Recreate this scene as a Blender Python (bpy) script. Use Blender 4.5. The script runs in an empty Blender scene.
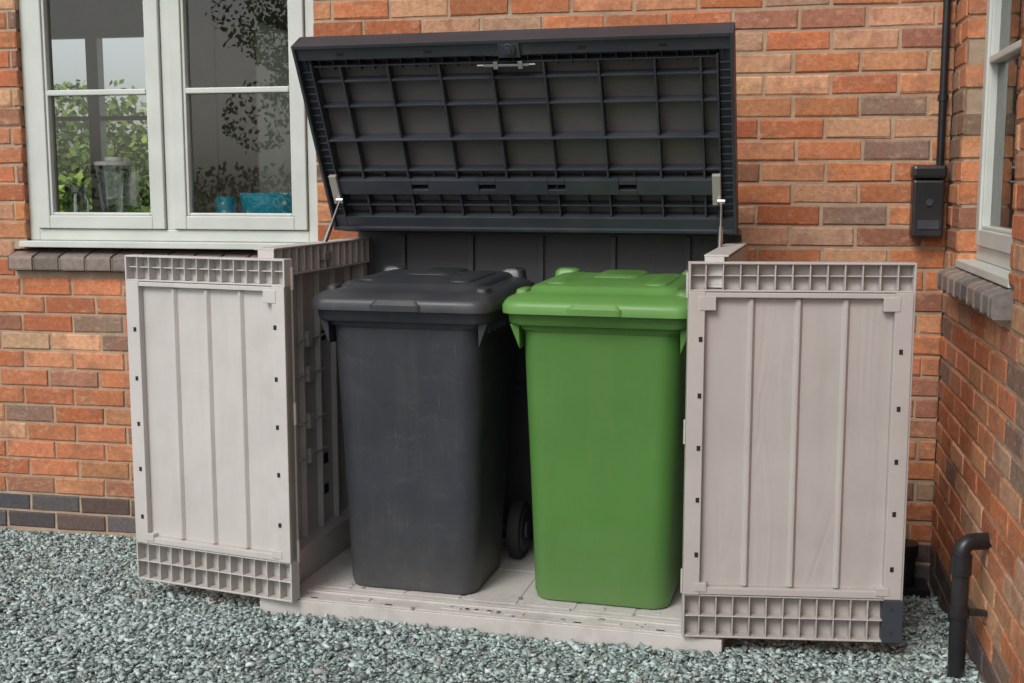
import bpy, math, random
import numpy as np
from mathutils import Vector, Matrix
random.seed(7); rng=np.random.default_rng(7)
S=bpy.context.scene
R=math.radians
# ------------------------------------------------------------------ materials
def nmat(name):
    m=bpy.data.materials.new(name); m.use_nodes=True
    nt=m.node_tree; b=nt.nodes['Principled BSDF']
    return m,nt,b
def N(nt,t,**k):
    n=nt.nodes.new(t)
    for a,v in k.items(): setattr(n,a,v)
    return n
def L(nt,a,b): nt.links.new(a,b)
def c4(c): return (c[0],c[1],c[2],1)
def ramp(nt,fac,stops):
    r=N(nt,'ShaderNodeValToRGB'); e=r.color_ramp.elements
    while len(e)<len(stops): e.new(0.5)
    for i,(p,c) in enumerate(stops):
        e[i].position=p; e[i].color=c4(c) if len(c)==3 else c
    L(nt,fac,r.inputs['Fac']); return r.outputs['Color']
def noise(nt,co,scale,detail=3,rough=.55,stretch=None,dist=0):
    if stretch:
        mp=N(nt,'ShaderNodeMapping'); mp.inputs['Scale'].default_value=stretch
        L(nt,co,mp.inputs['Vector']); co=mp.outputs['Vector']
    n=N(nt,'ShaderNodeTexNoise'); n.inputs['Scale'].default_value=scale
    n.inputs['Detail'].default_value=detail; n.inputs['Roughness'].default_value=rough
    n.inputs['Distortion'].default_value=dist
    L(nt,co,n.inputs['Vector']); return n.outputs['Fac']
def bump(nt,h,strength,dist,prev=None):
    b=N(nt,'ShaderNodeBump'); b.inputs['Strength'].default_value=strength; b.inputs['Distance'].default_value=dist
    L(nt,h,b.inputs['Height'])
    if prev: L(nt,prev,b.inputs['Normal'])
    return b.outputs['Normal']
def mixc(nt,fac,a,b,mode='MIX'):
    m=N(nt,'ShaderNodeMix',data_type='RGBA',blend_type=mode)
    if isinstance(fac,(int,float)): m.inputs[0].default_value=fac
    else: L(nt,fac,m.inputs[0])
    for i,v in ((6,a),(7,b)):
        if isinstance(v,(tuple,list)): m.inputs[i].default_value=c4(v)
        else: L(nt,v,m.inputs[i])
    return m.outputs[2]
def plastic(name,col,rough=.5,var=.10,grain=0,scuff=0,scuffcol=(.4,.38,.35),dirt=0,spec=.4,lowdirt=0,streak=0):
    m,nt,b=nmat(name)
    co=N(nt,'ShaderNodeTexCoord').outputs['Object']
    n1=noise(nt,co,2.5,3,.6)
    lo=tuple(c*(1-var) for c in col); hi=tuple(min(1,c*(1+var)) for c in col)
    c=ramp(nt,n1,[(.3,lo),(.7,hi)])
    if dirt:
        nd=noise(nt,co,9,5,.7)
        f=ramp(nt,nd,[(.48,(0,0,0)),(.8,(dirt,dirt,dirt))])
        c=mixc(nt,f,c,(.20,.17,.13))
    if streak:   # vertical run-off marks
        nd=noise(nt,co,22,4,.7,stretch=(1,1,.06))
        f=ramp(nt,nd,[(.52,(0,0,0)),(.75,(streak,)*3)])
        c=mixc(nt,f,c,(.25,.23,.18))
    if lowdirt:  # splash dirt near the foot (object z is height)
        sp=N(nt,'ShaderNodeSeparateXYZ'); L(nt,co,sp.inputs[0])
        mr=N(nt,'ShaderNodeMapRange'); mr.inputs['From Min'].default_value=.0; mr.inputs['From Max'].default_value=.30
        mr.inputs['To Min'].default_value=1; mr.inputs['To Max'].default_value=0; L(nt,sp.outputs[2],mr.inputs['Value'])
        ml=N(nt,'ShaderNodeMath',operation='MULTIPLY'); L(nt,mr.outputs[0],ml.inputs[0]); L(nt,noise(nt,co,14,5,.75),ml.inputs[1])
        ml2=N(nt,'ShaderNodeMath',operation='MULTIPLY'); ml2.inputs[1].default_value=lowdirt; L(nt,ml.outputs[0],ml2.inputs[0])
        c=mixc(nt,ml2.outputs[0],c,(.24,.22,.18))
    if scuff:
        ns=noise(nt,co,7,6,.75,stretch=(1,1,2.2))
        f=ramp(nt,ns,[(.56,(0,0,0)),(.74,(scuff,scuff,scuff))])
        c=mixc(nt,f,c,scuffcol)
        ns2=noise(nt,co,26,5,.8,stretch=(3,3,.35))
        f2=ramp(nt,ns2,[(.60,(0,0,0)),(.70,(scuff*1.3,)*3)])
        c=mixc(nt,f2,c,scuffcol)
    L(nt,c,b.inputs['Base Color'])
    rr=ramp(nt,n1,[(.3,(rough-.06,)*3),(.7,(rough+.12,)*3)])
    L(nt,rr,b.inputs['Roughness'])
    b.inputs['Specular IOR Level'].default_value=spec
    nrm=bump(nt,noise(nt,co,240,1),.15,.001)
    nrm=bump(nt,noise(nt,co,3.0,1),.25,.01,nrm)
    if grain:
        g=noise(nt,co,7,2,.55,stretch=(1.0,1.0,.22),dist=1.0)
        wv=N(nt,'ShaderNodeMath',operation='SINE'); ml=N(nt,'ShaderNodeMath',operation='MULTIPLY'); ml.inputs[1].default_value=34
        L(nt,g,ml.inputs[0]); L(nt,ml.outputs[0],wv.inputs[0])
        nrm=bump(nt,wv.outputs[0],grain,.0018,nrm)
    L(nt,nrm,b.inputs['Normal'])
    return m
def flat(name,col,rough=.6,metal=0):
    m,nt,b=nmat(name)
    co=N(nt,'ShaderNodeTexCoord').outputs['Object']
    c=ramp(nt,noise(nt,co,5,2),[(.3,tuple(v*.92 for v in col)),(.7,tuple(min(1,v*1.06) for v in col))])
    L(nt,c,b.inputs['Base Color']); b.inputs['Roughness'].default_value=rough; b.inputs['Metallic'].default_value=metal
    return m
def attrmat(name,rough=.9,blotch=False,bmp=(),spec=.3,vary=True):
    m,nt,b=nmat(name)
    co=N(nt,'ShaderNodeTexCoord').outputs['Object']
    c=N(nt,'ShaderNodeAttribute',attribute_name='Col').outputs['Color']
    if vary:
        v=ramp(nt,noise(nt,co,50,4,.75),[(.25,(.66,.66,.66)),(.75,(1.25,1.25,1.25))])
        c=mixc(nt,1.0,c,v,'MULTIPLY')
    if blotch:
        f=ramp(nt,noise(nt,co,13,4,.65),[(.50,(0,0,0)),(.68,(.65,)*3)])
        c=mixc(nt,f,c,(.29,.145,.095))
        f=ramp(nt,noise(nt,co,26,5,.75,stretch=(1,1,1.7)),[(.54,(0,0,0)),(.70,(.55,)*3)])
        c=mixc(nt,f,c,(.63,.42,.28))
        f=ramp(nt,noise(nt,co,1.1,3,.6),[(.35,(.86,.85,.84)),(.65,(1.08,1.08,1.08))])
        c=mixc(nt,1.0,c,f,'MULTIPLY')
    L(nt,c,b.inputs['Base Color']); b.inputs['Roughness'].default_value=rough
    b.inputs['Specular IOR Level'].default_value=spec
    nrm=None
    for s,st,d in bmp: nrm=bump(nt,noise(nt,co,s,4,.65),st,d,nrm)
    if nrm: L(nt,nrm,b.inputs['Normal'])
    return m
M={}
M['brick']=attrmat('brick_clay',.92,blotch=True,bmp=((26,.6,.006),(150,.75,.0035)),spec=.2)
M['bluebrick']=attrmat('brick_engineering',.75,bmp=((90,.5,.003),),spec=.3)
m,nt,b=nmat('mortar'); co=N(nt,'ShaderNodeTexCoord').outputs['Object']
L(nt,ramp(nt,noise(nt,co,12,5,.7),[(.3,(.31,.22,.15)),(.7,(.49,.37,.265))]),b.inputs['Base Color']); b.inputs['Roughness'].default_value=.95
L(nt,bump(nt,noise(nt,co,220,2),.7,.003),b.inputs['Normal']); M['mortar']=m
M['taupe']=plastic('taupe_plastic',(.545,.52,.50),.5,.05,dirt=.18,lowdirt=.35)
M['taupe_floor']=plastic('taupe_floor_plastic',(.54,.515,.49),.55,.07,dirt=.45,grain=.12)
M['taupe_grain']=plastic('taupe_plastic_grain',(.53,.505,.485),.5,.06,grain=.15,dirt=.14,streak=.12)
M['taupe_d']=plastic('taupe_door_plastic',(.475,.44,.42),.5,.05,dirt=.14,lowdirt=.35)  # same taupe, with the right door's weaker light put into the colour
M['taupe_shaded_grain']=plastic('taupe_door_grain',(.45,.415,.395),.5,.06,grain=.15,dirt=.14,streak=.12)  # grain taupe darkened likewise, right door shade held in the colour
M['dark']=plastic('charcoal_plastic',(.034,.040,.052),.42,.18,spec=.5,dirt=.12)
M['darkpanel']=plastic('charcoal_panel',(.11,.105,.105),.5,.2,grain=.12,dirt=.15)
M['backpanel']=plastic('charcoal_back_panel',(.05,.05,.054),.5,.15,grain=.15)
M['hole']=flat('recess_shade',(.012,.012,.013),.8)  # near-black blocks carry the shade inside holes and slots as colour
M['black']=plastic('black_bin_plastic',(.033,.037,.047),.45,.15,scuff=.15,scuffcol=(.20,.20,.21),dirt=.10,spec=.45,lowdirt=.30,streak=.05)
M['blacklid']=plastic('black_lid_plastic',(.036,.040,.047),.38,.15,scuff=.09,scuffcol=(.24,.23,.23),spec=.5,dirt=.12)
M['green']=plastic('green_bin_plastic',(.080,.205,.043),.42,.07,scuff=.06,scuffcol=(.25,.38,.2),spec=.4,lowdirt=.28,streak=.07)
M['greenlid']=plastic('green_lid_plastic',(.115,.275,.065),.38,.07,spec=.45,dirt=.10)
M['rubber']=flat('black_rubber',(.028,.028,.030),.75)
M['pipe']=plastic('black_pipe_plastic',(.016,.016,.018),.3,.1,spec=.5,dirt=.1)
M['steel']=flat('strut_steel',(.6,.6,.6),.3,1)
M['bracket']=flat('grey_bracket',(.42,.40,.38),.4,.3)
M['upvc']=flat('window_frame_pale_green',(.56,.59,.55),.4)
M['plaster']=flat('plaster',(.78,.76,.70),.8)
M['cabinet']=flat('kitchen_cabinet_cream',(.66,.64,.56),.5)
M['worktop']=flat('worktop_wood',(.35,.25,.16),.5)
M['roof']=flat('roof_tile',(.10,.07,.06),.8)
m,nt,b=nmat('blue_polka_enamel'); co=N(nt,'ShaderNodeTexCoord').outputs['Object']
v=N(nt,'ShaderNodeTexVoronoi'); v.inputs['Scale'].default_value=26; v.inputs['Randomness'].default_value=.25; L(nt,co,v.inputs['Vector'])
L(nt,ramp(nt,v.outputs['Distance'],[(.20,(.8,.85,.85)),(.26,(.03,.42,.58))]),b.inputs['Base Color']); b.inputs['Roughness'].default_value=.25; M['bowl']=m
m,nt,b=nmat('window_glass'); nt.nodes.remove(b)
tr=N(nt,'ShaderNodeBsdfTransparent'); tr.inputs[0].default_value=(.9,.93,.91,1); gl=N(nt,'ShaderNodeBsdfGlossy'); gl.inputs['Roughness'].default_value=.0
fr=N(nt,'ShaderNodeFresnel'); fr.inputs['IOR'].default_value=1.5
mr=N(nt,'ShaderNodeMapRange'); mr.inputs['To Min'].default_value=.025; mr.inputs['To Max'].default_value=1
L(nt,fr.outputs[0],mr.inputs['Value']); mx=N(nt,'ShaderNodeMixShader'); L(nt,mr.outputs[0],mx.inputs[0]); L(nt,tr.outputs[0],mx.inputs[1]); L(nt,gl.outputs[0],mx.inputs[2])
L(nt,mx.outputs[0],nt.nodes['Material Output'].inputs['Surface']); M['glass']=m
m,nt,b=nmat('clear_glass'); nt.nodes.remove(b)
tr=N(nt,'ShaderNodeBsdfTransparent'); tr.inputs[0].default_value=(.75,.8,.78,1); gl=N(nt,'ShaderNodeBsdfGlossy'); gl.inputs['Roughness'].default_value=.08
mx=N(nt,'ShaderNodeMixShader'); mx.inputs[0].default_value=.35; L(nt,tr.outputs[0],mx.inputs[1]); L(nt,gl.outputs[0],mx.inputs[2]); L(nt,mx.outputs[0],nt.nodes['Material Output'].inputs['Surface']); M['jar']=m
M['chips']=attrmat('slate_chips',.75,spec=.35,vary=False)
M['leaves']=attrmat('leaf_foliage',.7,spec=.3,vary=False)
M['bark']=flat('bark',(.10,.07,.05),.9)
m,nt,b=nmat('gravel_ground'); co=N(nt,'ShaderNodeTexCoord').outputs['Object']
v=N(nt,'ShaderNodeTexVoronoi'); v.inputs['Scale'].default_value=65; L(nt,co,v.inputs['Vector'])
hs=N(nt,'ShaderNodeSeparateColor'); L(nt,v.outputs['Color'],hs.inputs[0])
c=ramp(nt,hs.outputs[0],[(0,(.11,.135,.13)),(.5,(.21,.26,.25)),(1,(.37,.42,.40))])
L(nt,c,b.inputs['Base Color']); b.inputs['Roughness'].default_value=.85
L(nt,bump(nt,v.outputs['Distance'],1,.01),b.inputs['Normal']); M['ground']=m
m,nt,b=nmat('lawn_grass'); co=N(nt,'ShaderNodeTexCoord').outputs['Object']
L(nt,ramp(nt,noise(nt,co,8,4,.7),[(.3,(.08,.16,.03)),(.7,(.16,.27,.06))]),b.inputs['Base Color']); b.inputs['Roughness'].default_value=.9; M['lawn']=m
# ------------------------------------------------------------------ mesh builder
class MB:
    def __init__(s): s.v=[]; s.f=[]; s.c=[]
    def add(s,vs,fs,col=None):
        o=len(s.v); s.v+= [tuple(p) for p in vs]; s.f+=[tuple(i+o for i in f) for f in fs]
        if col is not None: s.c+=[c4(col)]*len(vs)
        return s
    def box(s,x0,x1,y0,y1,z0,z1,col=None):
        x0,x1=sorted((x0,x1)); y0,y1=sorted((y0,y1)); z0,z1=sorted((z0,z1))
        return s.add([(x0,y0,z0),(x1,y0,z0),(x1,y1,z0),(x0,y1,z0),(x0,y0,z1),(x1,y0,z1),(x1,y1,z1),(x0,y1,z1)],
          [(0,3,2,1),(4,5,6,7),(0,1,5,4),(1,2,6,5),(2,3,7,6),(3,0,4,7)],col)
    def cyl(s,p0,p1,r,n=20,r1=None):
        p0=Vector(p0);p1=Vector(p1);d=(p1-p0).normalized(); a=d.orthogonal().normalized(); b=d.cross(a)
        r1=r if r1 is None else r1; vs=[]
        for p,rr in ((p0,r),(p1,r1)):
            for i in range(n):
                t=2*math.pi*i/n; vs.append(p+a*math.cos(t)*rr+b*math.sin(t)*rr)
        fs=[(i,(i+1)%n,n+(i+1)%n,n+i) for i in range(n)]+[tuple(range(n))[::-1],tuple(range(n,2*n))]
        return s.add(vs,fs)
    def lathe(s,c,axis,prof,n=32):
        c=Vector(c);d=Vector(axis).normalized(); a=d.orthogonal().normalized(); b=d.cross(a); vs=[];fs=[]
        for (h,r) in prof:
            for i in range(n):
                t=2*math.pi*i/n; vs.append(c+d*h+a*math.cos(t)*r+b*math.sin(t)*r)
        m=len(prof)
        for j in range(m-1):
            for i in range(n): fs.append((j*n+i,j*n+(i+1)%n,(j+1)*n+(i+1)%n,(j+1)*n+i))
        fs.append(tuple(range(n))[::-1]); fs.append(tuple(range((m-1)*n,m*n)))
        return s.add(vs,fs)
    def loft(s,secs,cap0=True,cap1=True):
        n=len(secs[0]); vs=[p for q in secs for p in q]; fs=[]
        for j in range(len(secs)-1):
            for i in range(n): fs.append((j*n+i,j*n+(i+1)%n,(j+1)*n+(i+1)%n,(j+1)*n+i))
        if cap0: fs.append(tuple(range(n))[::-1])
        if cap1: fs.append(tuple(range((len(secs)-1)*n,len(secs)*n)))
        return s.add(vs,fs)
    def obj(s,name,mat,parent=None,bevel=0,smooth=None,seg=2):
        me=bpy.data.meshes.new(name); me.from_pydata(s.v,[],s.f)
        if s.c and len(s.c)==len(s.v):
            at=me.color_attributes.new('Col','FLOAT_COLOR','POINT'); at.data.foreach_set('color',np.array(s.c,dtype=np.float32).ravel())
        me.materials.append(M[mat] if isinstance(mat,str) else mat)
        if smooth is not None:
            me.polygons.foreach_set('use_smooth',[True]*len(me.polygons)); me.set_sharp_from_angle(angle=R(smooth))
        me.update()
        o=bpy.data.objects.new(name,me); S.collection.objects.link(o)
        if parent: o.parent=parent
        if bevel:
            md=o.modifiers.new('bevel','BEVEL'); md.width=bevel; md.segments=seg; md.limit_method='ANGLE'; md.angle_limit=R(40)
        return o
def empty(name,loc=(0,0,0),rz=0):
    e=bpy.data.objects.new(name,None); S.collection.objects.link(e); e.location=loc; e.rotation_euler=(0,0,rz); return e
def rr(x0,x1,y0,y1,r,z,n=6,zf=None):
    pts=[]
    for cx,cy,a0 in ((x1-r,y1-r,0),(x0+r,y1-r,90),(x0+r,y0+r,180),(x1-r,y0+r,270)):
        for i in range(n+1):
            a=R(a0+90*i/n); x=cx+r*math.cos(a); y=cy+r*math.sin(a)
            pts.append((x,y,z+(zf(x,y) if zf else 0)))
    return pts
# ------------------------------------------------------------------ layout constants
YW=4.36; XR=.6375
def gz(y): return -.088*min(1,max(0,(y-3.3)/1.0))
# ------------------------------------------------------------------ ground
g=MB(); ys=[-60,1,3.3,3.55,3.8,4.05,4.3,60]; 
for y in ys: g.v+=[(-60,y,gz(y)-.006),(60,y,gz(y)-.006)]
g.f=[(2*i,2*i+1,2*i+3,2*i+2) for i in range(len(ys)-1)]
g.obj('ground','ground')
lw=MB(); lw.add([(-30,8.6,-.07),(20,8.6,-.07),(20,50,-.07),(-30,50,-.07)],[(0,1,2,3)]); lw.obj('lawn','lawn')
BX,BY,BR=-.797,3.431,R(-3.42)
n=84000
xs=rng.uniform(-3.8,.63,n); yy=rng.uniform(2.3,4.35,n)
lx=(xs-BX)*math.cos(BR)+(yy-BY)*math.sin(BR); ly=-(xs-BX)*math.sin(BR)+(yy-BY)*math.cos(BR)
k=~((abs(lx)<.735)&(ly>-.022)&(ly<.83)); xs=xs[k];yy=yy[k];n=len(xs)
sz=np.clip(rng.lognormal(math.log(.0060),.38,n),.003,.0155)
dims=np.stack([sz*rng.uniform(.9,1.6,n),sz*rng.uniform(.6,1.0,n),sz*rng.uniform(.25,.55,n)],1)
cube=np.array([(x,y,z) for z in(-1,1) for (x,y) in((-1,-1),(1,-1),(1,1),(-1,1))],float)
V=cube[None]*rng.uniform(.45,1.0,(n,8,3))*dims[:,None]
ax=rng.normal(0,.40,(n,2)); az=rng.uniform(0,6.283,n)
cx,sx=np.cos(ax[:,0]),np.sin(ax[:,0]); cy,sy=np.cos(ax[:,1]),np.sin(ax[:,1]); cz,sn=np.cos(az),np.sin(az)
y1=V[...,1]*cx[:,None]-V[...,2]*sx[:,None]; z1=V[...,1]*sx[:,None]+V[...,2]*cx[:,None]
x1=V[...,0]*cy[:,None]+z1*sy[:,None]; z2=-V[...,0]*sy[:,None]+z1*cy[:,None]
xx=x1*cz[:,None]-y1*sn[:,None]; y3=x1*sn[:,None]+y1*cz[:,None]
gzz=-.088*np.clip((yy-3.3),0,1)
und=.004*np.sin(xs*5+1)*np.sin(yy*6)
P=np.stack([xx+xs[:,None],y3+yy[:,None],z2+(gzz+und+rng.uniform(-.005,.006,n))[:,None]],2).reshape(-1,3)
fq=np.array([(0,3,2,1),(4,5,6,7),(0,1,5,4),(1,2,6,5),(2,3,7,6),(3,0,4,7)])
F=(fq[None]+8*np.arange(n)[:,None,None]).reshape(-1,4)
me=bpy.data.meshes.new('gravel'); me.vertices.add(len(P)); me.vertices.foreach_set('co',P.astype(np.float32).ravel())
me.loops.add(F.size); me.loops.foreach_set('vertex_index',F.astype(np.int32).ravel())
me.polygons.add(len(F)); me.polygons.foreach_set('loop_start',np.arange(0,F.size,4,dtype=np.int32)); me.update(calc_edges=True)
base=np.array([.315,.392,.378]); val=np.clip(rng.normal(1,.34,n),.35,1.8)
col=base[None]*val[:,None]; w=rng.random(n)<.04; col[w]=np.array([.38,.36,.33])*rng.uniform(.6,1.2,(w.sum(),1)); w=rng.random(n)<.13; col[w]=np.array([.54,.62,.61])*rng.uniform(.8,1.1,(w.sum(),1))
cc=np.repeat(np.concatenate([col,np.ones((n,1))],1),8,axis=0)
at=me.color_attributes.new('Col','FLOAT_COLOR','POINT'); at.data.foreach_set('color',cc.astype(np.float32).ravel())
me.materials.append(M['chips']); o=bpy.data.objects.new('gravel',me); S.collection.objects.link(o)
# ------------------------------------------------------------------ brick house
house=empty('brick_house')
def sub(rects,op):
    out=[]
    for (a,b,c,d) in rects:
        oa,ob,oc,od=op
        if b<=oa or a>=ob or d<=oc or c>=od: out.append((a,b,c,d)); continue
        if a<oa: out.append((a,oa,c,d))
        if b>ob: out.append((ob,b,c,d))
        ia,ib=max(a,oa),min(b,ob)
        if c<oc: out.append((ia,ib,c,oc))
        if d>od: out.append((ia,ib,od,d))
    return out
def ops_sub(r,ops):
    rs=[r]
    for o in ops: rs=sub(rs,o)
    return rs
PAL=[((.54,.21,.10),28),((.58,.26,.135),20),((.49,.17,.08),18),((.61,.34,.20),10),((.37,.17,.11),10),((.26,.175,.13),8),((.46,.29,.19),8)]
def bcol():
    c=random.choices([p[0] for p in PAL],[p[1] for p in PAL])[0]; k=random.uniform(.80,1.14)
    return tuple(min(.8,v*k*random.uniform(.96,1.04)) for v in c)
BP,BZ=.225,.075
def brick(mb,fn,a,b,c,d,col,n0=0):
    j=lambda:random.uniform(-.0026,.0026); dn=random.uniform(-.0020,.0018)+n0; e=.0045
    r=[(a+j(),c+j()),(b+j(),c+j()),(b+j(),d+j()),(a+j(),d+j())]
    i=[(a+e+j(),c+e+j()),(b-e+j(),c+e+j()),(b-e+j(),d-e+j()),(a+e+j(),d-e+j())]
    vs=[fn(u,w,-.10) for u,w in r]+[fn(u,w,dn-.004) for u,w in r]+[fn(u,w,dn) for u,w in i]
    fs=[(k,(k+1)%4,4+(k+1)%4,4+k) for k in range(4)]+[(4+k,4+(k+1)%4,8+(k+1)%4,8+k) for k in range(4)]+[(8,9,10,11)]
    mb.add(vs,fs,col)
MD=-.0055
def wall(prefix,fn,Lw,z0,z1,ops,off,ztop_blue=.07):
    red=MB(); blu=MB(); mor=MB()
    row=0; z=ztop_blue-2*BZ
    while z<z1:
        u=-off-(row%2)*BP/2 + random.uniform(-.012,.012)
        while u<Lw:
            a,b=max(0,u+.005),min(Lw,u+BP-.005); c,d=z+.005,z+BZ-.005
            if b-a>.02:
                bl=z<ztop_blue-.01
                for q in ops_sub((a,b,c,d),ops):
                    if q[1]-q[0]>.02 and q[3]-q[2]>.02:
                        if bl:
                            k=random.uniform(.7,1.3); cc=random.choice([(.085,.085,.095),(.11,.095,.095),(.14,.095,.085)]); brick(blu,fn,*q,tuple(v*k for v in cc))
                        else: brick(red,fn,*q,bcol())
            u+=BP
        z+=BZ; row+=1
    for q in ops_sub((0,Lw,-.4,z1),ops):
        a,b,c,d=q; mor.add([fn(a,c,MD),fn(b,c,MD),fn(b,d,MD),fn(a,d,MD)],[(0,1,2,3)])
    for (a,b,c,d) in ops:
        e=.006
        for (p,q) in (((a-e,c),(a-e,d)),((b+e,c),(b+e,d)),((a,d+e),(b,d+e)),((a,c-e),(b,c-e))):
            mor.add([fn(p[0],p[1],MD),fn(q[0],q[1],MD),fn(q[0],q[1],-.26),fn(p[0],p[1],-.26)],[(0,1,2,3)])
    red.obj(prefix+'_bricks','brick',house); blu.obj(prefix+'_plinth_bricks','bluebrick',house); mor.obj(prefix+'_mortar','mortar',house)
XL=-6.8
fb=lambda u,w,nn:(XL+u,YW-nn,w)
fr_=lambda u,w,nn:(XR-nn,YW-u,w)
WX0,WX1,WZ0,WZ1=-2.885,-1.645,1.095,2.25
SZ0,SZ1=1.0,1.083
wall('back_wall',fb,XR-XL,-.1,4.6,[(WX0-XL,WX1-XL,SZ1,WZ1),(WX0-.06-XL,WX1+.06-XL,SZ0-.006,SZ1)],.06)
RY0,RY1=3.28,4.11
wall('wing_wall',fr_,YW-.4,-.1,4.6,[(YW-RY1,YW-RY0,SZ1,2.2),(YW-RY1-.07,YW-RY0+.07,SZ0-.006,SZ1)],.0)
def sill(name,fn,a,b,z0,z1):
    mb=MB(); mo=MB(); u=a; w=.114
    while u<b-.03:
        e=min(b,u+w-.009); k=random.uniform(.8,1.2); col=tuple(v*k for v in random.choice([(.21,.175,.155),(.26,.20,.17),(.18,.16,.15)]))
        p=.045+random.uniform(-.002,.002)
        vs=[fn(x,zz,nn) for x in(u,e) for (zz,nn) in((z0,-.05),(z0,p-.004),(z0+.004,p),(z1-.034,p),(z1-.026,p-.008),(z1,-.05))]
        fs=[(i,(i+1)%6,6+(i+1)%6,6+i) for i in range(6)]+[(0,1,2,3,4,5),(11,10,9,8,7,6)]
        mb.add(vs,fs,col); u+=w
    x0,x1=(a+.002,b-.002)
    vs=[fn(x,zz,nn) for x in(x0,x1) for (zz,nn) in((z0+.003,-.05),(z0+.003,.040),(z1-.034,.040),(z1-.004,-.05))]
    mo.add(vs,[(i,(i+1)%4,4+(i+1)%4,4+i) for i in range(4)]+[(0,1,2,3),(7,6,5,4)])
    mb.obj(name,'bluebrick',house,bevel=.003); mo.obj(name+'_joint','mortar',house)
sill('window_sill_bricks',fb,WX0-.055-XL,WX1+.055-XL,SZ0,SZ1)
sill('wing_window_sill_bricks',fr_,YW-RY1-.065,YW-RY0+.065,SZ0,SZ1)
def window(name,Wd,H,ncase,mat3,barz,cill=True):
    fr=MB(); gs=MB(); w=.045; cw=.052; my=.034
    fr.box(0,w,0,.07,0,H); fr.box(Wd-w,Wd,0,.07,0,H); fr.box(w,Wd-w,.0,.07,0,w); fr.box(w,Wd-w,0,.07,H-w,H)
    cas=(Wd-2*w-(ncase-1)*my)/ncase
    cs=MB()
    for i in range(ncase):
        a=w+i*(cas+my); b=a+cas
        if i: fr.box(a-my,a,0.001,.069,w,H-w)
        a+=.003;b-=.003; z0=w+.003; z1=H-w-.003; y0,y1=-.014,.04
        cs.box(a,a+cw,y0,y1,z0,z1); cs.box(b-cw,b,y0,y1,z0,z1); cs.box(a+cw,b-cw,y0+.0005,y1,z0,z0+cw); cs.box(a+cw,b-cw,y0+.0005,y1,z1-cw,z1)
        for q in ((a+cw,a+cw+.012,z0+cw,z1-cw),(b-cw-.012,b-cw,z0+cw,z1-cw)): cs.box(q[0],q[1],y0+.008,y1-.004,q[2],q[3])
        cs.box(a+cw+.012,b-cw-.012,y0+.008,y1-.004,z0+cw,z0+cw+.012); cs.box(a+cw+.012,b-cw-.012,y0+.008,y1-.004,z1-cw-.012,z1-cw)
        cs.box(a+cw+.012,b-cw-.012,y0+.004,y1-.008,barz-.011,barz+.011)
        gs.add([(a+cw,.018,z0+cw),(b-cw,.018,z0+cw),(b-cw,.018,z1-cw),(a+cw,.018,z1-cw)],[(0,1,2,3)])
    if cill: fr.box(-.012,Wd+.012,-.062,.03,-.026,-.001)
    for mb,nm,mt,bv in ((fr,'frame','upvc',.003),(cs,'casement','upvc',.004),(gs,'glass','glass',0)):
        o=mb.obj(name+'_'+nm,mt,house,bevel=bv); o.matrix_local=mat3
window('kitchen_window',WX1-WX0,WZ1-1.118,2,Matrix.Translation((WX0,YW+.03,1.118)),1.70-1.118)
window('wing_window',RY1-RY0,2.2-1.10,1,Matrix.Translation((XR+.06,RY1,1.10))@Matrix.Rotation(R(-90),4,'Z'),.62)
# kitchen interior
rm=MB()
def plate(mb,p): mb.add(p,[(0,1,2,3)])
y0,y1,x0,x1=YW+.27,8.0,-6.6,.5; CH=2.65
FWX0,FWX1,FWZ0,FWZ1=-5.20,-4.15,1.05,2.45
for q in ops_sub((x0,x1,-.1,CH),[(WX0-.03,WX1,1.10,WZ1)]): plate(rm,[(q[0],y0,q[2]),(q[1],y0,q[2]),(q[1],y0,q[3]),(q[0],y0,q[3])])
FOP=[(FWX0,FWX1,FWZ0,FWZ1),(-3.0,-.1,.05,2.5)]  # second opening is added out of view to let light into the kitchen
for q in ops_sub((x0,x1,-.1,CH),FOP): plate(rm,[(q[0],y1,q[2]),(q[1],y1,q[2]),(q[1],y1,q[3]),(q[0],y1,q[3])])
plate(rm,[(x0,y0,CH),(x1,y0,CH),(x1,y1,CH),(x0,y1,CH)])
plate(rm,[(x0,y0,-.1),(x0,y1,-.1),(x0,y1,CH),(x0,y0,CH)]); plate(rm,[(x1,y0,-.1),(x1,y1,-.1),(x1,y1,CH),(x1,y0,CH)])
rm.box(WX0+.0,WX1,YW+.10,YW+.40,1.085,1.112)
rm.box(XR+.9,XR+.95,1,4.3,0,2.4)
rm.obj('kitchen_walls','plaster',house)
fl=MB(); plate(fl,[(x0,y0,0.0),(x1,y0,0.0),(x1,y1,0.0),(x0,y1,0.0)]); fl.box(-6.5,-4.2,7.4,7.99,.90,.94); fl.obj('kitchen_worktop','worktop',house)
cb=MB(); cb.box(-3.60,-3.36,7.15,7.98,0,2.35); cb.box(-3.35,-3.08,7.15,7.98,0,2.35); cb.box(-6.5,-3.61,7.42,7.98,0,.895); cb.box(-6.5,-5.30,7.62,7.98,1.5,2.3)
cb.obj('kitchen_cabinets','cabinet',house,bevel=.01)
fw=MB(); mxx=(FWX0+FWX1)/2
for a,b in((FWX0,FWX0+.07),(mxx-.045,mxx+.045),(FWX1-.07,FWX1)): fw.box(a,b,7.96,8.04,FWZ0,FWZ1)
for a,b in((FWZ0,FWZ0+.07),(1.80,1.83),(FWZ1-.07,FWZ1)): fw.box(FWX0+.07,FWX1-.07,7.97,8.03,a,b)
for a in(-3.0,-2.1,-1.2,-.16): fw.box(a,a+.06,7.97,8.03,.05,2.5)  # bars across the added, unseen light opening
fw.obj('garden_window_and_added_opening_frame','upvc',house)
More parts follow.
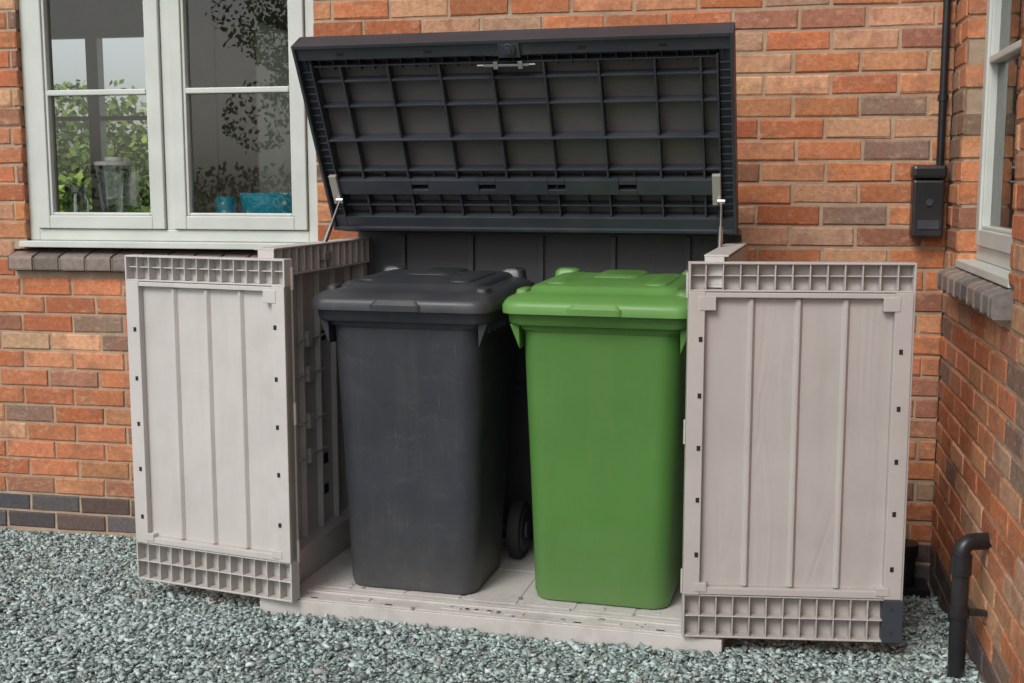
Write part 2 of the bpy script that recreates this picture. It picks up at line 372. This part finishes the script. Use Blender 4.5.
rf=MB(); rf.add([(-7.1,YW-.35,4.58),(XR+4,YW-.35,4.58),(XR+4,8.5,7.0),(-7.1,8.5,7.0),(-7.1,YW-.35,4.7),(XR+4,YW-.35,4.7),(XR+4,8.5,7.12),(-7.1,8.5,7.12)],[(0,3,2,1),(4,5,6,7),(0,1,5,4),(1,2,6,5),(2,3,7,6),(3,0,4,7)])
rf.obj('roof','roof',house)
sh=MB(); sh.box(-6.8,-7.0,YW,8.25,-.3,4.6)
for q in ops_sub((-6.79,XR+3.9,-.3,4.6),FOP): sh.box(q[0],q[1],8.01,8.25,q[2],q[3])
sh.box(XR+1.5,XR+3.9,.4,8.0,-.3,4.6); sh.box(XR+.12,XR+1.49,.4,.6,-.3,4.6)
sh.obj('rear_walls','mortar',house)
# kitchen things on window board
fb_=empty('food_blender',(-2.63,YW+.26,1.112))
q=MB(); q.lathe((0,0,0),(0,0,1),[(0,.07),(.02,.075),(.09,.06),(.10,.05)],24); q.obj('motor_base','bracket',fb_,smooth=40)
q=MB(); q.lathe((0,0,.101),(0,0,1),[(0,.05),(.03,.06),(.20,.078),(.205,.078)],24); q.box(.07,.10,-.012,.012,.14,.28); q.obj('jug','jar',fb_,smooth=40)
q=MB(); q.lathe((0,0,.307),(0,0,1),[(0,.08),(.015,.08),(.02,.04),(.035,.035)],24); q.obj('lid','plaster',fb_,smooth=40)
jr=empty('storage_jar',(-2.80,YW+.24,1.112)); q=MB(); q.lathe((0,0,0),(0,0,1),[(0,.05),(.16,.05),(.18,.04),(.2,.042)],20); q.obj('jar_body','jar',jr,smooth=40); q=MB(); q.lathe((0,0,.2),(0,0,1),[(0,.045),(.02,.045)],20); q.obj('jar_lid','steel',jr)
bw=MB(); bw.lathe((0,0,0),(0,0,1),[(0,.07),(.02,.09),(.10,.13),(.19,.142),(.195,.138),(.11,.12),(.03,.07)],36); o=bw.obj('mixing_bowl','bowl',smooth=40); o.location=(-1.92,YW+.26,1.112)
mg=empty('mug',(-2.12,YW+.22,1.112)); q=MB(); q.lathe((0,0,0),(0,0,1),[(0,.036),(.16,.04),(.18,.04)],20); q.obj('mug_body','bowl',mg,smooth=40)
tp=MB(); tp.cyl((0,0,0),(0,0,.2),.012,12); tp.cyl((0,0,.2),(.0,-.03,.24),.012,12); tp.cyl((0,-.03,.24),(0,-.13,.23),.012,12); o=tp.obj('tap','steel',smooth=40); o.location=(-2.44,YW+.33,1.11)
# ------------------------------------------------------------------ pipes and wall box
wb=empty('wall_meter_box',(.568,YW,1.160))
q=MB(); q.box(-.053,.050,-.075,-.001,0,.195); q.obj('body','pipe',wb,bevel=.008)
q=MB(); q.box(-.058,.056,-.085,-.001,.199,.245); q.obj('hood','pipe',wb,bevel=.012)
q=MB(); q.cyl((-.0,-.076,.12),(-.0,-.082,.12),.012,16); q.box(-.035,.035,-.079,-.076,.03,.06); q.obj('lock','dark',wb)
cp=MB(); cp.cyl((.605,YW-.022,1.40),(.605,YW-.022,4.5),.013,14)
for z in (1.62,2.3,3.1): cp.cyl((.605,YW-.022,z),(.605,YW-.022,z+.02),.018,14)
cp.obj('cable_conduit','pipe',smooth=40)
def pipe(name,pts,r,par=None):
    cu=bpy.data.curves.new(name,'CURVE'); cu.dimensions='3D'; cu.bevel_depth=r; cu.bevel_resolution=6; cu.use_fill_caps=True
    sp=cu.splines.new('POLY'); sp.points.add(len(pts)-1)
    for p,v in zip(sp.points,pts): p.co=(*v,1)
    cu.materials.append(M['pipe']); o=bpy.data.objects.new(name,cu); S.collection.objects.link(o); o.parent=par
    for s in cu.splines: s.use_smooth=True
    return o
dp=empty('drain_pipe')
px,py=.566,3.33
arc=[(px+.026-.026*math.sin(t),py+.012*(1-math.sin(t)),.352+.026*math.cos(t)) for t in [R(a) for a in range(0,91,15)]]
pipe('waste_pipe',[(XR+.02,py+.04,.378)]+arc+[(px,py,.2),(px,py,-.08)],.023,dp)
q=MB(); q.cyl((px,py,.29),(px,py,.345),.028,24); q.cyl((px,py,.17),(px,py,.20),.027,24); q.box(px,XR,py-.010,py+.010,.178,.192)
q.obj('couplers','pipe',dp,smooth=40)
gl_=empty('gully_pipe'); q=MB(); q.cyl((.535,YW-.07,-.12),(.535,YW-.07,.05),.042,24); q.cyl((.535,YW-.07,.05),(.535,YW-.07,.09),.05,24); q.box(.47,.62,YW-.15,YW-.003,-.10,-.055); q.obj('gully_hopper','pipe',gl_,smooth=40)
# ------------------------------------------------------------------ storage box
box=empty('garden_storage_box',(BX,BY,0),BR)
HW=.73; DP=.81
q=MB(); q.box(-HW,HW,-.015,DP,-.06,.036); q.box(-HW+.008,HW-.008,-.007,DP-.006,.036,.040)
q.obj('base','taupe_floor',box,bevel=.006)
q=MB()
q.box(-.645,.645,.075,.78,.040,.044)
for i in range(7): q.box(-.64+i*.185,-.64+i*.185+.17,.10,.40,.044,.0465)
for i in range(7): q.box(-.64+i*.185,-.64+i*.185+.17,.42,.76,.044,.0465)
q.box(-.65,.65,.052,.066,.040,.046)
for x in(-.62,-.40,-.10,.0,.10,.40,.62): q.box(x-.03,x+.03,.016,.040,.040,.043)
q.obj('floor_panel','taupe_floor',box,bevel=.0012)
q=MB()
for x in (-.05,.05,.02,-.02): q.box(x-.006,x+.006,.024,.032,.0432,.0439)
for x in(-.55,-.3,.3,.55): q.box(x-.012,x+.012,.004,.010,.0402,.0412)
q.obj('floor_slots','hole',box)
q=MB()
for i in range(46):
    x=random.uniform(-.70,.70); y=random.choice([random.uniform(-.01,.06),random.uniform(.07,.16),random.uniform(.07,.7)]); s=random.uniform(.002,.006); zz=.0465 if y>.075 else .040
    k=random.uniform(.7,1.3); q.add([(x+sx*s*random.uniform(.6,1.2),y+sy*s*random.uniform(.6,1.2),zz+(0 if sz_<0 else s*.7)) for sz_ in(-1,1) for (sx,sy) in((-1,-1),(1,-1),(1,1),(-1,1))],[(0,3,2,1),(4,5,6,7),(0,1,5,4),(1,2,6,5),(2,3,7,6),(3,0,4,7)],(.28*k,.34*k,.33*k))
q.obj('stray_chips','chips',box)
WT=1.145
def side(sx,name):
    w=MB(); X=lambda a:sx*a
    w.box(X(.712),X(.722),.03,.80,.040,WT-.01)
    w.box(X(.652),X(.711),.03,.80,.040,.15)
    w.box(X(.665),X(.711),.03,.075,.15,WT-.09); w.box(X(.665),X(.711),.745,.80,.15,WT-.09)
    for i in range(5):
        y=.075+(i+.5)*.67/5; w.box(X(.690),X(.711),y-.006,y+.006,.15,WT-.09)
    w.box(X(.655),X(.711),0,.80,WT-.092,WT-.085); w.box(X(.655),X(.723),0,.80,WT-.006,WT)
    for i in range(15): y=.0+i*.056; w.box(X(.657),X(.7115),y,y+.005,WT-.085,WT-.006)
    o=w.obj(name,'taupe',box,bevel=.0018)
    h=MB()
    for z in(.45,.55,.65,.75): h.box(X(.6635),X(.666),.05,.062,z,z+.02)
    for z in(.25,.36,.80,.92): h.box(X(.7105),X(.7125),.45,.50,z,z+.035)
    h.obj(name+'_slots','hole',box)
side(-1,'left_wall'); side(1,'right_wall')
q=MB()
for z in(.40,.52,.68,.80): q.box(-.711,-.685,.30,.335,z,z+.05); q.box(-.705,-.690,.24,.46,z+.022,z+.028)
q.obj('wall_clips','taupe',box,bevel=.002)
q=MB(); q.box(-.70,.70,.785,.80,.034,WT+.03)
for x in(-.52,-.26,0,.26,.52): q.box(x-.010,x+.010,.772,.785,.05,WT+.015)
q.box(-.70,.70,.77,.785,.60,.62)
q.obj('back_wall_panel','backpanel',box,bevel=.002)
def door(name,sx,ang,org,mA,mB,nrib,bracket,DW,DH):
    e=empty(name); e.parent=box; e.location=org; e.rotation_euler=(0,0,ang)
    X=lambda a:sx*a
    f=MB()
    f.box(X(.0),X(DW),.0,.010,0,DH)
    t=.006; F=-.036
    f.box(X(0),X(t),F,0,0,DH); f.box(X(DW-t),X(DW),F,0,0,DH); f.box(X(t),X(DW-t),F,0,0,t); f.box(X(t),X(DW-t),F,0,DH-t,DH)
    zt=DH-.082; f.box(X(t),X(DW-t),F,0,zt,zt+.005)
    nf=13
    for i in range(1,nf): x=i*DW/nf; f.box(X(x-.0018),X(x+.0018),F+.002,0,zt+.005,DH-t)
    f.box(X(t),X(DW-t),F+.012,0,zt+.042,zt+.0455)
    zb=.128; f.box(X(t),X(DW-t),F,0,zb-.005,zb); f.box(X(t),X(DW-t),F+.001,0,.062,.0655)
    for i in range(1,nf): x=i*DW/nf; f.box(X(x-.0018),X(x+.0018),F+.002,0,t,zb-.005)
    f.box(X(.0),X(.046),F-.004,-.001,zb,zt); f.box(X(DW-.054),X(DW-.006),F-.004,-.001,zb,zt)
    f.box(X(.046),X(DW-.054),F-.003,-.001,zt-.016,zt-.002); f.box(X(.046),X(DW-.054),F-.003,-.001,zb+.002,zb+.022)
    f.box(X(.030),X(.076),F-.0060,-.002,zt-.052,zt-.012)
    if bracket: f.box(X(DW-.086),X(DW-.040),F-.0060,-.002,zt-.052,zt-.012)
    f.box(X(.030),X(.066),F-.0060,-.002,zb+.010,zb+.036); f.box(X(DW-.078),X(DW-.040),F-.0060,-.002,zb+.010,zb+.034)
    f.obj('frame',mA,e,bevel=.0018)
    p=MB(); p.box(X(.046),X(DW-.054),-.018,-.0015,zb+.022,zt-.016)
    wpan=DW-.100
    for i in range(1,nrib+1):
        x=.046+wpan*i/(nrib+1)
        p.add([(X(x-.012),-.018,zb+.026),(X(x-.0035),-.029,zb+.026),(X(x+.0035),-.029,zb+.026),(X(x+.012),-.018,zb+.026),(X(x-.012),-.018,zt-.020),(X(x-.0035),-.029,zt-.020),(X(x+.0035),-.029,zt-.020),(X(x+.012),-.018,zt-.020)],[(0,1,5,4),(1,2,6,5),(2,3,7,6),(3,0,4,7),(0,3,2,1),(4,5,6,7)])
    p.obj('panel',mB,e,bevel=.0015)
    h=MB()
    for z in (.24,.40,.55,.70,.86): 
        h.box(X(.030),X(.040),F-.0055,F-.003,z,z+.014)
        h.box(X(DW-.040),X(DW-.030),F-.0055,F-.003,z-.03,z-.016)
    h.obj('latch_holes','hole',e)
    if bracket:
        b=MB(); b.box(X(DW-.055),X(DW+.002),F-.004,F+.03,.0,.126); b.obj('corner_bracket','dark',e,bevel=.002)
        b=MB()
        for z in(.03,.10): b.cyl((X(DW-.03),F-.004,z),(X(DW-.03),F-.007,z),.004,12)
        b.obj('screws','rubber',e)
    hk=MB()
    for z in(.12,.56,.98): hk.cyl((X(.002),.004,z),(X(.002),.004,z+.07),.007,14)
    hk.obj('hinges',mA,e,smooth=40)
door('left_door',-1,R(-8),(-.592,-.02,.040),'taupe','taupe_grain',3,False,.605,1.075)
door('right_door',1,R(10.5),(.612,-.002,.044),'taupe_d','taupe_shaded_grain',3,True,.618,1.082)
# lid
lid=empty('lid'); lid.parent=box
A=Vector((-.015,.62,1.195)); B=Vector((-.015,.30,1.785)); d=(B-A); Ls=d.length; d.normalize(); nrm=Vector((1,0,0)).cross(d)
lid.matrix_local=Matrix(((1,0,0,A.x),(0,d.y,nrm.y,A.y),(0,d.z,nrm.z,A.z),(0,0,0,1)))
w=.711
q=MB(); q.box(-w,w,-.03,Ls,-.082,-.066)
q.box(-w,-w+.010,-.02,Ls,-.066,0); q.box(w-.010,w,-.02,Ls,-.066,0); q.box(-w+.010,w-.010,Ls-.012,Ls,-.066,0); q.box(-w+.010,w-.010,-.02,-.008,-.066,0)
q.box(-w+.010,w-.010,Ls-.055,Ls-.012,-.018,-.010)
q.box(-w+.010,-w+.045,.02,Ls-.055,-.036,-.030); q.box(w-.045,w-.010,.02,Ls-.055,-.036,-.030)
q.box(-w+.045,w-.045,Ls-.085,Ls-.080,-.066,-.022)
for i in range(30):
    x=-w+.03+i*(2*w-.06)/29; q.box(x-.0015,x+.0015,Ls-.098,Ls-.055,-.062,-.024)
for i in range(22):
    s=.03+i*(Ls-.13)/21
    for sx in(-1,1): q.box(sx*(w-.046),sx*(w-.010),s-.0015,s+.0015,-.062,-.018)
H1=[.205,.325,.445,.535]
for s in H1: q.box(-w+.045,w-.045,s-.0035,s+.0035,-.066,-.024 if s!=.325 else -.012)
vx=[-.565,-.40,-.225,-.05,.12,.295,.47,.61]
for x in vx: q.box(x-.0035,x+.0035,-.008,Ls-.085,-.066,-.020)
for x in (-.49,-.31,-.14,.035,.21,.38,.55): q.box(x-.0025,x+.0025,.178,.205,-.066,-.03)
for sx in(-1,1): q.box(sx*(w-.052),sx*(w-.046),-.008,Ls-.07,-.066,-.010)
for (a,b) in ((-w+.045,-.39),(-.33,-.15),(-.09,.09),(.15,.33),(.39,w-.045)): q.box(a,b,.120,.175,-.066,-.010)
for x in(-.36,-.12,.12,.36): q.box(x-.0295,x+.0295,.120,.138,-.066,-.0105); q.box(x-.0295,x+.0295,.157,.175,-.066,-.0105)
q.box(-w+.010,w-.010,-.012,.03,-.066,-.012)
q.box(-w+.045,w-.045,.068,.073,-.066,-.024)
for i in range(16):
    x=-w+.06+i*(2*w-.12)/15; q.box(x-.0015,x+.0015,.03,.120,-.064,-.034)
q.obj('lid_frame','dark',lid,bevel=.0016)
q=MB(); q.box(-w+.04,w-.04,-.0,Ls-.02,-.0655,-.058); q.obj('lid_panel','darkpanel',lid)
q=MB()
for x in(-.36,-.12,.12,.36): q.box(x-.029,x+.029,.1385,.1565,-.05,-.045)
for x in(-.55,-.25,.25,.5): q.box(x-.012,x+.012,Ls-.040,Ls-.032,-.0105,-.0085)
q.obj('lid_slots','hole',lid)
q=MB(); q.cyl((.02,Ls-.033,-.01),(.02,Ls-.033,.010),.022,24); q.cyl((.02,Ls-.033,.010),(.02,Ls-.033,.014),.013,20); q.box(-.015,.055,Ls-.060,Ls-.012,-.012,.0); q.obj('lock_barrel','dark',lid,bevel=.002)
q=MB(); q.box(-.07,.08,Ls-.088,Ls-.080,-.012,.002); q.cyl((-.09,Ls-.084,-.003),(.10,Ls-.084,-.003),.003,10); q.box(-.035,-.020,Ls-.095,Ls-.070,-.012,.006); q.box(.045,.060,Ls-.095,Ls-.070,-.012,.006); q.obj('latch','steel',lid,bevel=.001)
q=MB(); q.add([(-.70,.64,1.175),(.70,.64,1.175),(.70,.80,1.165),(-.70,.80,1.165),(-.70,.66,1.20),(.70,.66,1.20),(.70,.80,1.185),(-.70,.80,1.185)],[(0,3,2,1),(4,5,6,7),(0,1,5,4),(1,2,6,5),(2,3,7,6),(3,0,4,7)])
q.obj('hinge_strip','dark',box,bevel=.004)
for sx,nm in((-1,'gas_strut'),(1,'gas_strut.001')):
    q=MB(); x=sx*.660-.010
    top=Vector((x,.555,1.285)); bot=Vector((x+sx*.012,.40,WT-.045)); mid=bot.lerp(top,.55)
    q.cyl(mid,top,.0045,14); q.cyl(bot,mid,.0085,16); q.cyl(top+Vector((-.012,0,0)),top+Vector((.012,0,0)),.010,14); q.cyl(bot+Vector((-.012,0,0)),bot+Vector((.012,0,0)),.010,14)
    q.obj(nm,'steel',box,smooth=40)
    q=MB(); q.box(x-.014,x+.014,.09,.20,-.010,.006); o=q.obj('strut_bracket','bracket',lid,bevel=.003)
    q=MB(); q.box(x-.008,x+.02,.37,.43,WT-.06,WT-.03); q.obj('strut_foot','bracket',box,bevel=.003)
# ------------------------------------------------------------------ wheelie bins
def wheelie(loc,rz,mbody,mlid):
    e=empty('wheelie_bin'); 
    bm=Matrix.Translation((BX,BY,0))@Matrix.Rotation(BR,4,'Z')
    e.matrix_world=bm@Matrix.Translation(loc)@Matrix.Rotation(rz,4,'Z')
    b=MB(); secs=[]
    prof=[(0,.200,.122,.445,.05),(.006,.210,.110,.456,.055),(.028,.216,.104,.462,.06),(.20,.222,.096,.488,.065),(.42,.229,.086,.530,.065),(.62,.236,.076,.556,.065),(.835,.243,.064,.580,.065),(.852,.245,.062,.584,.062),(.862,.256,.053,.594,.058),(.895,.264,.048,.600,.058)]
    for z,hw,f,bk,r in prof: secs.append(rr(-hw,hw,f,bk,r,z,8))
    b.loft(secs)
    b.obj('body',mbody,e,smooth=35)
    q=MB(); secs=[rr(-a,a,f,bk,.05,z,8) for z,a,f,bk in((.872,.262,.048,.602),(.876,.272,.032,.610),(.884,.277,.026,.614),(.915,.280,.020,.620),(.930,.278,.022,.620),(.932,.268,.035,.61))]
    q.loft(secs)
    for i in range(8):
        y=.10+i*.062
        for sx in(-1,1): q.box(sx*.246,sx*.270,y,y+.004,.845,.876)
    for sx in(-1,1):
        q.add([(sx*.243,.062,.80),(sx*.243,.13,.80),(sx*.272,.056,.876),(sx*.272,.13,.876),(sx*.243,.13,.876),(sx*.243,.056,.876)],[(0,1,3,2),(0,2,5),(1,4,3),(0,5,4,1),(2,3,4,5)])
    q.obj('rim',mbody,e,bevel=.0015,smooth=35)
    sl=lambda x,y:.022*y-.10*max(0,.09-y)*max(0,.09-y)*8
    l=MB()
    def ring(ins,z,r,dome=0,fi=1.0):
        return rr(-.288+ins,.288-ins,.0+ins*fi,.625-ins,r,z,8,zf=lambda x,y:(sl(x,y) if z>.95 else 0)+dome*(1-(x/.29)**2))
    secs=[ring(.012,.918,.05),ring(.002,.911,.055),ring(-.004,.913,.06),ring(-.005,.934,.06),ring(.000,.946,.06),ring(.009,.956,.055),ring(.022,.962,.05,.001,1.3),ring(.040,.967,.045,.003,1.6),ring(.058,.970,.04,.004,1.7),ring(.064,.980,.04,.005,1.7),ring(.072,.984,.036,.006,1.7),ring(.13,.985,.03,.009,1.4),ring(.20,.986,.03,.011)]
    l.loft(secs)
    for sx in(-1,1):
        l.loft([rr(sx*.150-.040,sx*.150+.040,.15,.50,.03,.978,5,zf=sl),rr(sx*.150-.036,sx*.150+.036,.154,.496,.028,.992,5,zf=sl),rr(sx*.150-.026,sx*.150+.026,.164,.486,.022,.996,5,zf=sl)])
    l.loft([rr(-.080,.080,.30,.54,.03,.983,5,zf=sl),rr(-.074,.074,.306,.534,.028,.997,5,zf=sl),rr(-.06,.06,.32,.52,.022,1.002,5,zf=sl)])
    l.loft([rr(-.085,.085,-.011,.05,.02,.914,5),rr(-.085,.085,-.013,.05,.02,.932,5),rr(-.075,.075,-.003,.05,.02,.946,5)])
    for sx in(-1,1):
        l.loft([rr(sx*.215-.045,sx*.215+.045,.55,.625,.02,.955,5,zf=sl),rr(sx*.215-.04,sx*.215+.04,.555,.623,.02,.990,5,zf=sl),rr(sx*.215-.03,sx*.215+.03,.562,.615,.02,.998,5,zf=sl)])
        l.loft([rr(sx*.245-.022,sx*.245+.022,.08,.16,.015,.950,5,zf=sl),rr(sx*.243-.018,sx*.243+.018,.086,.154,.014,.976,5,zf=sl),rr(sx*.24-.010,sx*.24+.010,.094,.146,.009,.980,5,zf=sl)])
    l.obj('lid',mlid,e,smooth=40)
    h=MB(); 
    for sx in(-1,1):
        h.cyl((sx*.06,.655,.945),(sx*.27,.655,.945),.013,16)
        for x in(.07,.165,.26): h.box(sx*x-.008,sx*x+.008,.58,.66,.925,.955)
    h.cyl((-.25,.63,.96),(.25,.63,.96),.009,12)
    h.obj('handle',mbody,e,smooth=35)
    wl=MB(); wy=.55
    for sx in(-1,1):
        wl.lathe((sx*.222,wy,.10),(sx,0,0),[(0,.085),(.004,.097),(.012,.100),(.036,.100),(.044,.096),(.046,.080)],36)
    wl.obj('wheels','rubber',e,smooth=35)
    hb=MB()
    for sx in(-1,1): hb.lathe((sx*.268,wy,.10),(sx,0,0),[(0,.074),(.004,.070),(.004,.030),(.012,.026),(.014,.012)],28)
    hb.cyl((-.222,wy,.10),(.222,wy,.10),.011,14)
    for sx in(-1,1): hb.box(sx*.15,sx*.18,.43,.56,.07,.18)
    hb.obj('hubs_axle','dark',e,smooth=35)
    return e
wheelie((-.268,.014,.046),R(.3),'black','blacklid')
wheelie((.338,.040,.046),R(-.8),'green','greenlid')
# ------------------------------------------------------------------ vegetation
def foliage(name,cl,nper,size,cols,parent=None):
    vs=[];fs=[];cs=[]
    for (c,r) in cl:
        p=rng.normal(0,1,(nper,3)); p/=np.linalg.norm(p,axis=1)[:,None]; p*=rng.uniform(.45,1,(nper,1))**.5; p=p*np.array(r)+np.array(c)
        a=rng.normal(0,1,(nper,3)); a/=np.linalg.norm(a,axis=1)[:,None]; b=rng.normal(0,1,(nper,3)); b=np.cross(a,b); b/=np.linalg.norm(b,axis=1)[:,None]
        s=size*rng.uniform(.6,1.3,(nper,1)); base=np.array(cols[rng.integers(len(cols))])*rng.uniform(.7,1.3)
        for i in range(nper):
            o=len(vs); A_=a[i]*s[i]; B_=b[i]*s[i]*.6
            vs+= [p[i]-A_,p[i]+B_,p[i]+A_,p[i]-B_]; fs.append((o,o+1,o+2,o+3)); cs+=[(*(base*rng.uniform(.7,1.3)),1)]*4
    mb=MB(); mb.v=[tuple(v) for v in vs]; mb.f=fs; mb.c=cs; return mb.obj(name,'leaves',parent)
GC=[(.07,.13,.03),(.10,.17,.04),(.05,.10,.03),(.14,.20,.05)]
hc=[((x,16+random.uniform(-.5,.5),random.uniform(.4,2.0)),(1.1,.7,.9)) for x in np.arange(-14,-5,.45) for _ in range(3)]
foliage('garden_hedge',hc,420,.075,[(.16,.26,.05),(.24,.34,.07),(.12,.20,.04)])
for i,(tx,ty,hh) in enumerate(((-10,-19,7),(-4.2,-20,6.5),(1.5,-21,7.5),(8,-19,7))):
    t=empty('broadleaf_tree',(tx,ty,0))
    tr_=MB(); tr_.cyl((0,0,-.1),(0,0,hh*.5),.2,12,.12)
    for k in range(6):
        a=k*1.05; tr_.cyl((0,0,hh*(.25+.04*k)),(math.cos(a)*1.5,math.sin(a)*1.5,hh*(.45+.06*k)),.08,8,.02)
    tr_.obj('trunk','bark',t,smooth=40)
    cl=[((random.uniform(-1.9,1.9),random.uniform(-1.2,1.2),random.uniform(hh*.28,hh*.92)),(random.uniform(.7,1.3),)*3) for _ in range(24)]
    foliage('crown',cl,330,.07,GC,t)
hc=[((x,-13+random.uniform(-.3,.3),random.uniform(.4,1.2)),(.9,.6,.7)) for x in np.arange(-14,10,.7)]
foliage('boundary_hedge',hc,240,.07,GC)
# ------------------------------------------------------------------ light
w_=bpy.data.worlds.new('World'); S.world=w_; w_.use_nodes=True; nt=w_.node_tree
bg=nt.nodes['Background']; sk=N(nt,'ShaderNodeTexSky',sky_type='NISHITA'); sk.sun_disc=False
sv=Vector((-.40,-1,1.0)).normalized()
sk.sun_elevation=math.asin(sv.z); sk.sun_rotation=math.atan2(sv.x,sv.y); sk.dust_density=3
hs=N(nt,'ShaderNodeHueSaturation'); hs.inputs['Saturation'].default_value=.3
L(nt,sk.outputs[0],hs.inputs['Color']); L(nt,hs.outputs[0],bg.inputs['Color']); bg.inputs['Strength'].default_value=.15
sl_=bpy.data.lights.new('sun','SUN'); sl_.energy=1.5; sl_.angle=R(22); sl_.color=(1,.975,.935)
so=bpy.data.objects.new('sun',sl_); S.collection.objects.link(so); so.rotation_euler=sv.to_track_quat('Z','Y').to_euler()
# ------------------------------------------------------------------ camera
cam=bpy.data.cameras.new('camera'); co_=bpy.data.objects.new('camera',cam); S.collection.objects.link(co_); S.camera=co_
cam.sensor_width=36; cam.lens=36*1200/1024; cam.clip_end=500; cam.clip_start=.05
co_.location=(0,0,1.336); co_.rotation_euler=(R(90-7.4),0,R(11.5))
S.view_settings.view_transform='Standard'; S.view_settings.look='None'; S.view_settings.exposure=0
